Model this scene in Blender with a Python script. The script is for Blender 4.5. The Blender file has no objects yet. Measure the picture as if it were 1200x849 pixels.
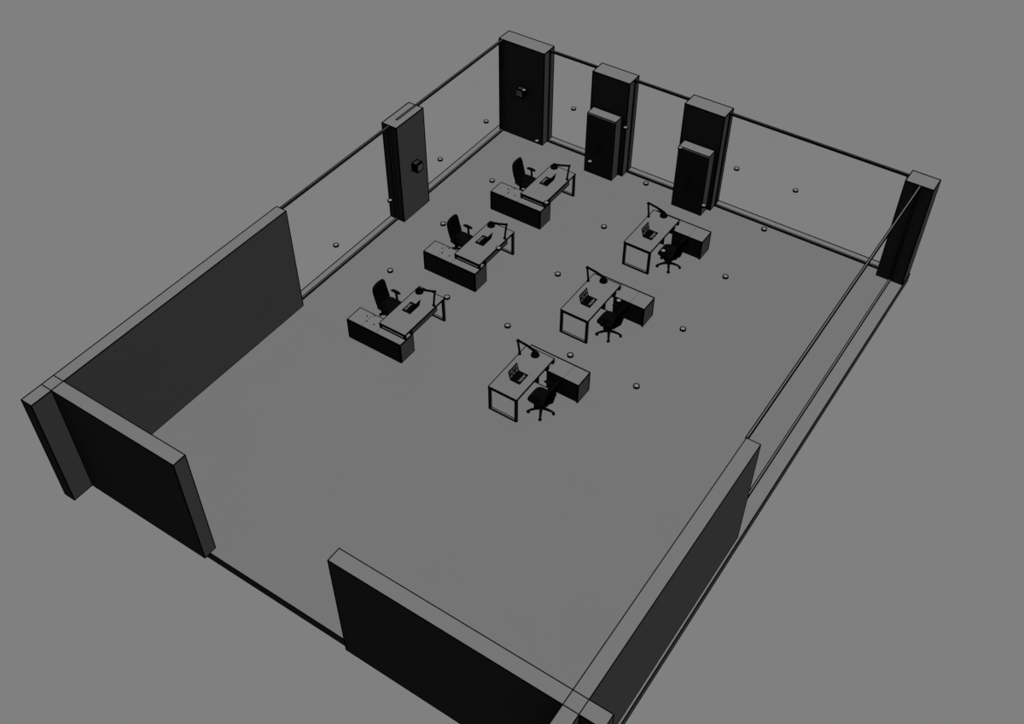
import bpy, bmesh, math
from mathutils import Vector, Matrix
C = bpy.context.scene.collection
PI = math.pi

# ------------------------------------------------------------------ materials
def mat(name, albedo, var=0.0, scale=3.0, rough=1.0):
    m = bpy.data.materials.new(name); m.use_nodes = True
    nt = m.node_tree; nt.nodes.clear()
    out = nt.nodes.new('ShaderNodeOutputMaterial')
    d = nt.nodes.new('ShaderNodeBsdfDiffuse'); d.inputs['Roughness'].default_value = 0.0
    nt.links.new(d.outputs[0], out.inputs[0])
    tc = nt.nodes.new('ShaderNodeTexCoord')
    nz = nt.nodes.new('ShaderNodeTexNoise'); nz.inputs['Scale'].default_value = scale; nz.inputs['Detail'].default_value = 2
    nt.links.new(tc.outputs['Object'], nz.inputs['Vector'])
    mr = nt.nodes.new('ShaderNodeMapRange')
    mr.inputs['To Min'].default_value = albedo * (1 - var); mr.inputs['To Max'].default_value = albedo * (1 + var)
    nt.links.new(nz.outputs['Fac'], mr.inputs['Value'])
    cc = nt.nodes.new('ShaderNodeCombineColor')
    for i in range(3): nt.links.new(mr.outputs[0], cc.inputs[i])
    nt.links.new(cc.outputs[0], d.inputs['Color'])
    return m

M = {
    'wall': mat('wall_paint', .0200, .02, 1.5),
    'column': mat('column_paint', .0208, .02, 1.5),
    'floor': mat('floor_finish', .0196, .015, .6),
    'rim': mat('slab_edge_concrete', .0205, .02, 2),
    'line': mat('black_edge_line', .00035),
    'black': mat('black_plastic', .0003),
    'fabric': mat('black_upholstery', .0004, .3, 60),
    'desk': mat('desk_laminate', .0196, .015, 2),
    'cab': mat('cabinet_laminate', .0200, .02, 2),
    'tall': mat('tall_cabinet_laminate', .0208, .02, 2),
    'front': mat('cabinet_front', .0150, .02, 2),
    'steel': mat('steel_frame', .0190, .02, 2),
    'cap': mat('downlight_cap', .0240, .02, 2),
    'key': mat('light_key', .0150),
    'pixels': mat('grey_screen_panel', .060),
    'seam': mat('grey_seam', .0080),
}
def glass():
    m = bpy.data.materials.new('clear_window_glass'); m.use_nodes = True
    nt = m.node_tree; nt.nodes.clear()
    out = nt.nodes.new('ShaderNodeOutputMaterial'); mx = nt.nodes.new('ShaderNodeMixShader')
    t = nt.nodes.new('ShaderNodeBsdfTransparent'); g = nt.nodes.new('ShaderNodeBsdfGlossy')
    g.inputs['Roughness'].default_value = 0.0; mx.inputs[0].default_value = 0.006
    nt.links.new(t.outputs[0], mx.inputs[1]); nt.links.new(g.outputs[0], mx.inputs[2]); nt.links.new(mx.outputs[0], out.inputs[0])
    return m
M['glass'] = glass()

# ------------------------------------------------------------------ mesh helpers
class MB:
    """collects shapes and links them as ONE mesh object"""
    def __init__(s): s.bm = bmesh.new(); s.mats = []
    def mi(s, m):
        if m not in s.mats: s.mats.append(m)
        return s.mats.index(m)
    def poly(s, vs, faces, m, smooth=False):
        b = [s.bm.verts.new(v) for v in vs]; k = s.mi(m); out = []
        for f in faces:
            try: fc = s.bm.faces.new([b[i] for i in f])
            except ValueError: continue
            fc.material_index = k; fc.smooth = smooth; out.append(fc)
        return b, out
    def box(s, x0, x1, y0, y1, z0, z1, m, w=0, line='line', edges=None):
        vs = [(x, y, z) for z in (z0, z1) for y in (y0, y1) for x in (x0, x1)]
        s.poly(vs, [(0,2,3,1),(4,5,7,6),(0,1,5,4),(2,6,7,3),(0,4,6,2),(1,3,7,5)], m)
        if w:
            for a, b in [(0,1),(2,3),(4,5),(6,7),(0,2),(1,3),(4,6),(5,7),(0,4),(1,5),(2,6),(3,7)]:
                s.edge(vs[a], vs[b], w, line)
        return s
    def edge(s, p, q, w, line='line'):
        """thin square bar of width w along the edge p-q (axis aligned)"""
        h = w / 2
        lo = [min(p[i], q[i]) - h for i in range(3)]; hi = [max(p[i], q[i]) + h for i in range(3)]
        s.box(lo[0], hi[0], lo[1], hi[1], lo[2], hi[2], line)
        return s
    def tube(s, pts, r, m, n=10, cap=True):
        """swept round tube through points; r is a number or a list of radii"""
        pts = [Vector(p) for p in pts]; k = len(pts)
        rs = r if isinstance(r, (list, tuple)) else [r] * k
        rings = []; mi = s.mi(m); up = None
        for i, p in enumerate(pts):
            d = (pts[min(i+1, k-1)] - pts[max(i-1, 0)]).normalized()
            if up is None: up = d.orthogonal().normalized()
            up = (up - d * up.dot(d)).normalized(); sd = d.cross(up)
            rings.append([s.bm.verts.new(p + (up * math.cos(2*PI*j/n) + sd * math.sin(2*PI*j/n)) * rs[i]) for j in range(n)])
        for a, b in zip(rings, rings[1:]):
            for j in range(n):
                f = s.bm.faces.new([a[j], a[(j+1) % n], b[(j+1) % n], b[j]]); f.material_index = mi; f.smooth = True
        if cap:
            f = s.bm.faces.new(rings[0][::-1]); f.material_index = mi
            f = s.bm.faces.new(rings[-1]); f.material_index = mi
        return s
    def lathe(s, prof, m, n=28, c=(0,0,0), M4=None, mats=None):
        """prof: list of (r, z); closed at r=0 ends"""
        rings = []
        T = M4 or Matrix.Translation(c)
        for r, z in prof:
            if r <= 1e-6: rings.append([s.bm.verts.new(T @ Vector((0, 0, z)))])
            else: rings.append([s.bm.verts.new(T @ Vector((r*math.cos(2*PI*j/n), r*math.sin(2*PI*j/n), z))) for j in range(n)])
        for q, (a, b) in enumerate(zip(rings, rings[1:])):
            mi = s.mi(mats[q] if mats else m)
            for j in range(n):
                jj = (j+1) % n
                vs = [a[0], b[j], b[jj]] if len(a) == 1 else ([a[j], a[jj], b[0]] if len(b) == 1 else [a[j], a[jj], b[jj], b[j]])
                f = s.bm.faces.new(vs); f.material_index = mi
        return s
    def pillow(s, rx, ry, t, fn, m, n=40, rings=8, p=3.2, edge=.35):
        """superellipse cushion of half sizes rx, ry and thickness t; fn(x, y, w) places each point"""
        mi = s.mi(m); tops = []; bots = []
        for sgn, st in ((1, tops), (-1, bots)):
            for k in range(rings + 1):
                u = k / rings
                th = t/2 * (1 - u**6) ** .5 if k < rings else 0
                if k == 0: st.append([s.bm.verts.new(fn(0, 0, sgn * th))]); continue
                if k == rings and sgn == -1: st.append(tops[-1]); continue
                row = []
                for j in range(n):
                    a = 2*PI*j/n; ca, sa = math.cos(a), math.sin(a)
                    q = (abs(ca)**p + abs(sa)**p) ** (-1/p)
                    row.append(s.bm.verts.new(fn(rx*u*q*ca, ry*u*q*sa, sgn * th)))
                st.append(row)
        for st in (tops, bots):
            for a, b in zip(st, st[1:]):
                for j in range(n):
                    jj = (j+1) % n
                    vs = [a[0], b[j], b[jj]] if len(a) == 1 else [a[j], b[j], b[jj], a[jj]]
                    f = s.bm.faces.new(vs); f.material_index = mi; f.smooth = True
        return s
    def build(s, name, parent=None, loc=None, rz=0):
        bmesh.ops.recalc_face_normals(s.bm, faces=s.bm.faces)
        me = bpy.data.meshes.new(name); s.bm.to_mesh(me); s.bm.free()
        for m in s.mats: me.materials.append(M[m])
        o = bpy.data.objects.new(name, me); C.objects.link(o)
        if parent: o.parent = parent
        if loc: o.location = loc
        o.rotation_euler.z = rz
        return o

def tag(o, label, cat=None, group=None, kind=None):
    o['label'] = label
    if cat: o['category'] = cat
    if group: o['group'] = group
    if kind: o['kind'] = kind
    return o
def thing(name, loc=(0,0,0), rz=0):
    o = bpy.data.objects.new(name, None); C.objects.link(o)
    o.empty_display_size = .1; o.location = loc; o.rotation_euler.z = rz
    return o
def copy_tree(o, parent=None):
    c = o.copy(); C.objects.link(c)
    if parent: c.parent = parent
    for ch in list(o.children): copy_tree(ch, c)
    return c
ROW = ['nearest the front opening', 'in the middle of its row', 'nearest the back windows']

# ------------------------------------------------------------------ the setting
H = 3.0
SX0, SX1, SY0, SY1, ST = -.118, 12.49, -.155, 16.20, .235
fl = MB()
ix0, ix1, iy0, iy1 = .12, 12.145, SY0, 15.935
fl.poly([(SX0,SY0,0),(SX1,SY0,0),(SX1,SY1,0),(SX0,SY1,0),(ix0,iy0,0),(ix1,iy0,0),(ix1,iy1,0),(ix0,iy1,0)],
        [(4,5,6,7)], 'floor')
fl.poly([(SX0,SY0,0),(ix0,SY0,0),(ix0,iy1,0),(SX0,SY1,0)], [(0,1,2,3)], 'rim')
fl.poly([(ix1,SY0,0),(SX1,SY0,0),(SX1,SY1,0),(ix1,iy1,0)], [(0,1,2,3)], 'rim')
fl.poly([(ix0,iy1,0),(ix1,iy1,0),(SX1,SY1,0),(SX0,SY1,0)], [(0,1,2,3)], 'rim')
vs = [(SX0,SY0),(SX1,SY0),(SX1,SY1),(SX0,SY1)]
fl.poly([(x,y,0) for x,y in vs] + [(x,y,-ST) for x,y in vs],
        [(0,4,5,1),(1,5,6,2),(2,6,7,3),(3,7,4,0),(4,7,6,5)], 'wall')
for i in range(4):
    a, b = vs[i], vs[(i+1) % 4]
    w = (.018, .024, .026, .024)[i]
    for z in (0, -ST): fl.edge((*a, z), (*b, z), w)
    fl.edge((*a, 0), (*a, -ST), .016)
tag(fl.build('floor'), 'wide flat grey floor slab with thin black edges under the whole office', 'floor', kind='structure')

def wall(name, boxes, seams, w, label, m='wall'):
    b = MB()
    for x in boxes: b.box(*x, m, w)
    for p, q in seams: b.edge(p, q, w)
    return tag(b.build(name), label, 'wall', kind='structure')
wall('wall_left', [(0,.29,-.79,6.523,0,H)], [((0,-.3,H),(.29,-.3,H)), ((0,0,H),(.29,0,H))], .021,
     'long grey wall on the left between the front corner and the first side window')
wall('wall_front_left', [(.29,3.651,-.3,0,0,H)], [], .020, 'short front wall left of the open entrance, joined to the left wall')
wall('wall_front_right', [(7.379,12.139,-.3,0,0,H), (12.434,12.878,-.3,0,0,H)], [], .018,
     'front wall right of the open entrance, crossing the right wall at the corner')
wall('wall_right', [(12.139,12.434,-.85,6.221,0,H)], [((12.139,-.3,H),(12.434,-.3,H)), ((12.139,0,H),(12.434,0,H))], .018,
     'grey wall on the right between the front corner and the long right window')

def column(x0, x1, y0, y1, label):
    b = MB().box(x0, x1, y0, y1, 0, H, 'column', .026)
    return tag(b.build('column'), label, 'column', kind='structure')
column(-.11, .347, 10.58, 11.695, 'square-edged column on the left side standing between the two left windows')
column(.011, 1.52, 15.67, 16.162, 'wide column at the far back left corner with a small box on its front')
column(3.071, 4.213, 15.67, 16.162, 'back column behind the left tall cabinet')
column(5.863, 7.005, 15.67, 16.162, 'back column behind the right tall cabinet')
column(11.781, 12.47, 15.67, 16.162, 'narrow column at the far right corner of the back window wall')

def window(n, axis, c, a0, a1, label, top=None, w=.022):
    """framed fixed window along y (axis 'y', at x=c) or along x (axis 'x', at y=c)"""
    r = thing('window_%d' % n, (0,0,0))
    h = .022; t0, t1 = top or (a0, a1)
    def bx(b, p0, p1, z0, z1, m, ww, hh=h):
        if axis == 'y': b.box(c-hh, c+hh, p0, p1, z0, z1, m, ww)
        else: b.box(p0, p1, c-hh, c+hh, z0, z1, m, ww)
        return b
    e = .004
    bx(MB(), a0+e, a1-e, .010, .052, 'steel', w).build('bottom_rail', r)
    bx(MB(), t0+e, t1-e, H-.038, H+.004, 'steel', w).build('top_rail', r)
    for p in (a0+.008, a1-.030-.008): bx(MB(), p, p+.030, .070, H-.055, 'steel', .014).build('jamb', r)
    bx(MB(), a0+.046, a1-.046, .065, H-.052, 'glass', 0, .004).build('glass_pane', r)
    return tag(r, label, 'window', kind='structure')
window(1, 'y', .118, 6.535, 10.575, 'large clear window on the left between the left wall and the side column')
window(2, 'y', .118, 11.70, 15.665, 'large clear window on the left between the side column and the corner column', (10.88, 15.665))
window(3, 'x', 15.935, 1.525, 3.066, 'narrow back window beside the far left corner column')
window(4, 'x', 15.935, 4.218, 5.858, 'back window between the two columns with tall cabinets')
window(5, 'x', 15.935, 7.010, 11.776, 'widest back window, reaching the far right corner column')
window(6, 'y', 12.146, 6.228, 15.665, 'very long clear window along the right side')

# ------------------------------------------------------------------ wall boxes on two columns
def wall_unit(loc, rz, label):
    r = thing('wall_speaker', loc, rz)                      # faces local -y, back on the wall at y=0
    a = .118; d = .215
    MB().box(-.05, .05, -.02, 0, -.07, .07, 'black').build('wall_bracket', r)
    b = MB().box(-a, a, -d, -.02, -a, a, 'black', .012)
    b.build('housing', r)
    g = MB()
    for k in range(3): g.box(-a+.02, a-.02, -d-.008, -d, -.075+.06*k, -.048+.06*k, 'wall')
    g.build('front_grille', r)
    g = MB()
    for k in range(3): g.box(-.075+.055*k, -.05+.055*k, -.15, -.06, a, a+.007, 'seam')
    g.build('vent_slots', r)
    return tag(r, label, 'speaker', 'wall boxes on the columns')
wall_unit((.356, 11.15, 1.55), PI/2, 'small black cube box mounted on the left side column')
wall_unit((.84, 15.66, 1.62), 0, 'small black cube box mounted on the far corner column')

# ------------------------------------------------------------------ tall cabinets
def tall_cabinet(loc, label):
    r = thing('tall_cabinet', loc)
    W, D, Z = .89, .335, 1.94; w = .022
    MB().box(0, W, .02, D, 0, Z, 'tall', w).build('body', r)
    for x0, x1, hx in ((.01, W/2-.004, W/2-.05), (W/2+.004, W-.01, W/2+.05)):
        for z0, z1, hz in ((.06, .9245, .8), (.9255, Z-.02, 1.05)):
            d = MB().box(x0, x1, 0, .019, z0, z1, 'front', .004).build('door', r)
            MB().box(hx-.007, hx+.007, -.022, -.008, hz-.07, hz+.07, 'black').box(hx-.006, hx+.006, -.01, .001, hz-.065, hz-.05, 'black').box(hx-.006, hx+.006, -.01, .001, hz+.05, hz+.065, 'black').build('handle', d)
    return tag(r, label, 'cabinet', 'tall cabinets at the back wall')
tall_cabinet((3.18, 15.297, 0), 'tall dark storage cabinet with grey top, left one of the back pair')
tall_cabinet((6.0, 15.297, 0), 'tall dark storage cabinet with grey top, right one of the back pair')

# ------------------------------------------------------------------ desk
LW = .019
def make_desk():
    r = thing('office_desk')
    W, L = .765, 1.565; t = .045
    MB().box(0, W, 0, L, .722, .75, 'desk', LW).build('desktop', r)
    for x in (.003, W-t-.003): MB().box(x, x+t, .004, .004+t, 0, .718, 'steel', .016).build('leg', r)
    MB().box(.003+t, W-t-.003, .004, .004+t, 0, .04, 'steel', LW).build('foot_rail', r)
    MB().box(.003+t, W-t-.003, .004, .004+t, .69, .718, 'steel', LW).build('cross_rail', r)
    f = MB()                                                  # low frame that carries the far end on the cabinet
    f.box(.004, W-.004, L-.045, L-.004, .612, .632, 'steel', LW)
    f.box(.004, W-.004, L-.045, L-.004, .694, .718, 'steel', LW)
    for x in (.004, W-.044): f.box(x, x+.04, L-.045, L-.004, .632, .694, 'steel', LW)
    for x in (.004, W-.044): f.box(x, x+.04, L-.27, L-.23, .604, .718, 'steel', LW)
    f.build('support_frame', r)
    MB().box(.03, .048, .29, 1.262, .545, .718, 'steel', LW).build('modesty_panel', r)
    return r
def make_side_cabinet():
    r = thing('side_cabinet')
    y0, y1, W, Z = 1.28, 1.78, 1.6, .59; T = .022
    c = MB()                                                  # carcass: open bay under the desk, closed bays beyond it
    c.box(0, T, y0, y1, 0, Z-T, 'cab', LW)
    c.box(W-T, W, y0, y1, 0, Z-T, 'cab', LW)
    c.box(.74, .76, y0, y1-T, .0, Z-T, 'cab')
    c.box(T, .74, y0, y1-T, 0, .04, 'cab', 0)
    c.edge((T, y0, .03), (.74, y0, .03), LW)
    c.box(.76, W-T, y0+.02, y1-T, 0, .05, 'cab')
    c.build('body', r)
    b = MB().box(0, W, y1-T, y1, 0, Z-T, 'front', LW)
    for x in (.41, .8, 1.19): b.box(x-.003, x+.003, y1-.002, y1+.003, .02, Z-T-.01, 'line')
    b.build('back_panel', r)
    t = MB().box(0, W, y0, y1, Z-T, Z, 'cab', LW)
    for x in (.75, 1.19): t.box(x-.005, x+.005, y0+.01, y1-.012, Z, Z+.002, 'seam')
    t.box(0, W, y1-.022, y1+.006, Z-.02, Z+.016, 'line')
    t.build('cabinet_top', r)
    MB().box(T, .525, y0-.002, y0+.016, .03, Z-T-.008, 'front', .012).build('front_panel', r)
    for x0, x1, hx in ((.764, 1.164, 1.12), (1.172, W-T-.004, 1.215)):
        d = MB().box(x0, x1, y0-.002, y0+.016, .03, Z-T-.008, 'front', .007).build('door', r)
        MB().box(hx-.007, hx+.007, y0-.03, y0-.016, .3, .44, 'black').box(hx-.006, hx+.006, y0-.02, y0-.002, .31, .325, 'black').box(hx-.006, hx+.006, y0-.02, y0-.002, .415, .43, 'black').build('handle', d)
    return r

# ------------------------------------------------------------------ laptop (opens towards local +y, hinge at y=0)
def make_laptop():
    r = thing('laptop')
    W, D = .36, .25
    MB().box(-W/2, W/2, 0, D, .004, .02, 'black').build('base', r)
    k = MB(); 
    for i in range(12):
        for j in range(4):
            k.box(-.155+i*.026, -.135+i*.026, .03+j*.026, .05+j*.026, .0205, .024, 'black')
    k.build('keyboard', r)
    k = MB()
    for i in range(5): k.box(-.12+i*.052, -.103+i*.052, .168, .185, .0205, .0235, 'pixels')
    for i in range(4): k.box(-.096+i*.052, -.08+i*.052, .2, .215, .0205, .0235, 'pixels')
    k.build('touch_strip', r)
    R = Matrix.Translation((0, 0, .018)) @ Matrix.Rotation(math.radians(14), 4, 'X')
    s = MB().box(-W/2, W/2, -.012, 0, 0, .235, 'black'); s.bm.transform(R)
    sc = s.build('screen', r)
    d = MB()
    for x0, x1, z0, z1 in ((-.15,-.09,.125,.2),(-.06,0,.15,.21),(.03,.09,.13,.2),(.11,.15,.15,.2),(-.14,-.06,.035,.095),(-.02,.05,.04,.1),(.08,.15,.03,.09)):
        d.box(x0, x1, .0005, .003, z0, z1, 'key')
    d.bm.transform(R); tag(d.build('display_panes', sc), 'grey window panes on the laptop display')
    return r

# ------------------------------------------------------------------ desk lamp (clamp at origin on the desk top, arm reaches along +x)
def make_lamp():
    r = thing('desk_lamp')
    MB().lathe([(0,.0),(.038,.0),(.04,.02),(.034,.045),(.02,.07),(0,.07)], 'black').build('clamp_base', r)
    MB().tube([(0,0,.05),(-.012,-.01,.2),(-.034,-.027,.45)], .026, 'black').build('post', r)
    MB().lathe([(0,-.03),(.026,-.03),(.03,0),(.032,.03),(0,.03)], 'black', M4=Matrix.Translation((-.034,-.027,.455)) @ Matrix.Rotation(PI/2,4,'X')).build('elbow_joint', r)
    MB().tube([(-.034,-.027,.46),(.2,0,.40),(.40,.0,.34)], [.028,.030,.036], 'black').build('arm', r)
    T = Matrix.Translation((.43,-.012,.255)) 
    MB().lathe([(0,.10),(.035,.10),(.055,.06),(.092,.02),(.105,-.03),(.095,-.03),(.07,.0),(0,.01)], 'black', M4=T).build('lamp_shade', r)
    return r

# ------------------------------------------------------------------ office chair (faces local +x, origin on the floor under the gas column)
def make_chair():
    r = thing('office_chair')
    MB().lathe([(0,.07),(.05,.07),(.055,.12),(.035,.14),(.028,.2),(.028,.26),(.02,.27),(.02,.40),(.05,.41),(.05,.43),(0,.43)], 'black').build('gas_column', r)
    def seat(x, y, w):
        return Vector((x, y, .455 + w - .25*max(0, x-.12)**1.5))
    MB().pillow(.27, .27, .13, seat, 'fabric', p=4.5).build('seat', r)
    MB().box(-.15, .13, -.12, .12, .36, .41, 'black').build('seat_mechanism', r)
    def back(u, v, w):                                          # u across (y), v up
        narrow = 1 + .04*max(0, -v/.3)
        x = -.17 - .28*(v+.3) + .3*u*u - .03*math.cos((v+.1)*4) + w
        return Vector((x, u*narrow, .735 + v))
    MB().pillow(.25, .325, .08, back, 'fabric', rings=10, p=4.2).build('backrest', r)
    MB().tube([(-.08,0,.38),(-.22,0,.39),(-.28,0,.46),(-.32,0,.62),(-.37,0,.8)], [.03,.035,.035,.03,.025], 'black').build('back_support', r)
    for sgn in (-1, 1):
        a = MB()
        a.tube([(-.03, sgn*.12, .36),(-.02, sgn*.27, .36),(-.01, sgn*.29, .42),(-.02, sgn*.28, .67)], [.022,.028,.03,.03], 'black')
        a.build('arm_post', r)
        def pad(x, y, w, sgn=sgn): return Vector((x-.03, sgn*.28+y, .69 + w - .9*max(0,abs(x)-.07)**1.6))
        MB().pillow(.15, .048, .05, pad, 'black', n=24, rings=5, p=2.6).build('armrest', r)
    for k in range(5):
        a = math.radians(46 + 72*k); ca, sa = math.cos(a), math.sin(a)
        leg = MB().tube([(ca*.03, sa*.03, .10),(ca*.14, sa*.14, .105),(ca*.26, sa*.26, .085),(ca*.305, sa*.305, .065)], [.04,.034,.028,.024], 'black').build('leg', r)
        T = Matrix.Translation((ca*.305, sa*.305, .036)) @ Matrix.Rotation(a + .5, 4, 'Z') @ Matrix.Rotation(PI/2, 4, 'X')
        MB().lathe([(0,-.034),(.03,-.034),(.036,-.026),(.036,.026),(.03,.034),(0,.034)], 'black', M4=T, n=18).build('caster', leg)
    return r

# ------------------------------------------------------------------ six workstations, two rows of three
desk0, cab0, lap0, lamp0, chair0 = make_desk(), make_side_cabinet(), make_laptop(), make_lamp(), make_chair()
used = set()
def place(proto, loc, rz, label, cat, group):
    o = proto if proto.name not in used else copy_tree(proto)
    used.add(proto.name)
    o.location = loc; o.rotation_euler.z = rz
    return tag(o, label, cat, group)
YR = (6.285, 9.33, 12.38); YL = (8.09, 11.13, 14.145)
side_l, side_r = 'left row', 'right row'
for i in range(3):
    y = YR[i]; q = ROW[i]; W_ = '%s, ' + q
    place(desk0, (6.12, y, 0), 0, 'grey-topped office desk in the right row, %s' % q, 'desk', 'office desks')
    place(cab0, (6.12, y, 0), 0, 'low dark side cabinet beside the right row desk, %s' % q, 'cabinet', 'low side cabinets')
    place(lap0, (6.435, y+.60, .757), -PI/2, 'open black laptop on the right row desk %s' % q, 'laptop', 'laptops on the desks')
    place(lamp0, (6.15, y+1.225, .763), 0, 'black arm lamp on the right row desk %s' % q, 'lamp', 'desk lamps')
    place(chair0, (7.15, y+.62, 0), PI, 'black office chair at the right row desk, %s' % q, 'chair', 'office chairs')
for i in range(3):
    y = YL[i]; q = ROW[i]
    place(desk0, (3.572, y, 0), PI, 'grey-topped office desk in the left row, %s' % q, 'desk', 'office desks')
    c = place(cab0, (3.572, y, 0), PI, 'low dark side cabinet under the left row desk, %s' % q, 'cabinet', 'low side cabinets')
    place(lap0, (3.235, y-.752, .757), PI/2, 'open black laptop on the left row desk %s' % q, 'laptop', 'laptops on the desks')
    place(lamp0, (3.53, y-.374, .763), PI, 'black arm lamp on the left row desk %s' % q, 'lamp', 'desk lamps')
    place(chair0, (2.43, y-.71, 0), 0, 'black office chair at the left row desk, %s' % q, 'chair', 'office chairs')
    for (dx, dy) in ((1.268, 1.425), (1.162, 1.568), (1.122, 1.327), (.943, 1.563)):
        MB().lathe([(0,.59),(.016,.59),(.016,.612),(0,.612)], 'black', n=10, c=(dx, dy, 0)).build('cable_grommet', c)

# ------------------------------------------------------------------ thirty downlights at ceiling height
def make_downlight():
    r = thing('ceiling_downlight')
    MB().lathe([(0,.032),(.045,.032),(.045,.028),(0,.028)], 'cap', n=32).build('cap', r)
    MB().lathe([(.044,.024),(.044,.036),(.068,.036),(.068,-.004),(.060,-.010),(.045,-.006),(.045,.02),(.044,.024)], 'black', n=32).build('trim_ring', r)
    MB().lathe([(0,.02),(.042,.02),(.04,.004),(0,0)], 'cap', n=32).build('lens', r)
    return r
dl = make_downlight(); first = True
OC = ['the column of lights nearest the left wall', 'the second line of lights from the left', 'the third line of lights from the left',
      'the third line of lights from the right', 'the second line of lights from the right', 'the line of lights nearest the right window']
OC[0] = 'the line of lights nearest the left wall'
OR = ['first from the front in', 'second from the front in', 'middle one in', 'second from the back in', 'rearmost in']
for j, y in enumerate((6.21, 8.16, 10.13, 12.09, 13.83)):
    for i, x in enumerate((2.035, 3.575, 5.115, 6.675, 8.207, 9.742)):
        o = dl if first else copy_tree(dl); first = False
        o.location = (x+.015, y+.015, H-.015)
        tag(o, 'small round downlight, %s %s' % (OR[j], OC[i]), 'downlight', 'round downlights at ceiling height')

# ------------------------------------------------------------------ light
w = bpy.data.worlds.new('World'); bpy.context.scene.world = w; w.use_nodes = True
bg = w.node_tree.nodes['Background']; bg.inputs[0].default_value = (.216, .216, .216, 1); bg.inputs[1].default_value = 1.0
sun = bpy.data.lights.new('sun', 'SUN'); sun.energy = 28.2; sun.angle = math.radians(.5); sun.use_shadow = False
so = bpy.data.objects.new('sun', sun); C.objects.link(so)
so.location = (6, 8, 12)
so.rotation_euler = Vector((math.sin(math.radians(7.3)), .01, math.cos(math.radians(7.3)))).to_track_quat('Z', 'Y').to_euler()

# ------------------------------------------------------------------ camera
cam = bpy.data.cameras.new('camera'); co = bpy.data.objects.new('camera', cam); C.objects.link(co)
cam.sensor_fit = 'HORIZONTAL'; cam.sensor_width = 36.0
cam.lens = 1309.65 / 1200 * 36.0
cam.clip_end = 200
co.location = (16.07418, -7.58784, 19.15980)
co.rotation_euler = (.769386, -.00103319, .592301)
sc = bpy.context.scene; sc.camera = co
vs_ = sc.view_settings
sc.display_settings.display_device = 'sRGB'
vs_.view_transform = 'Standard'; vs_.look = 'None'; vs_.exposure = 0; vs_.gamma = 1; vs_.use_curve_mapping = False
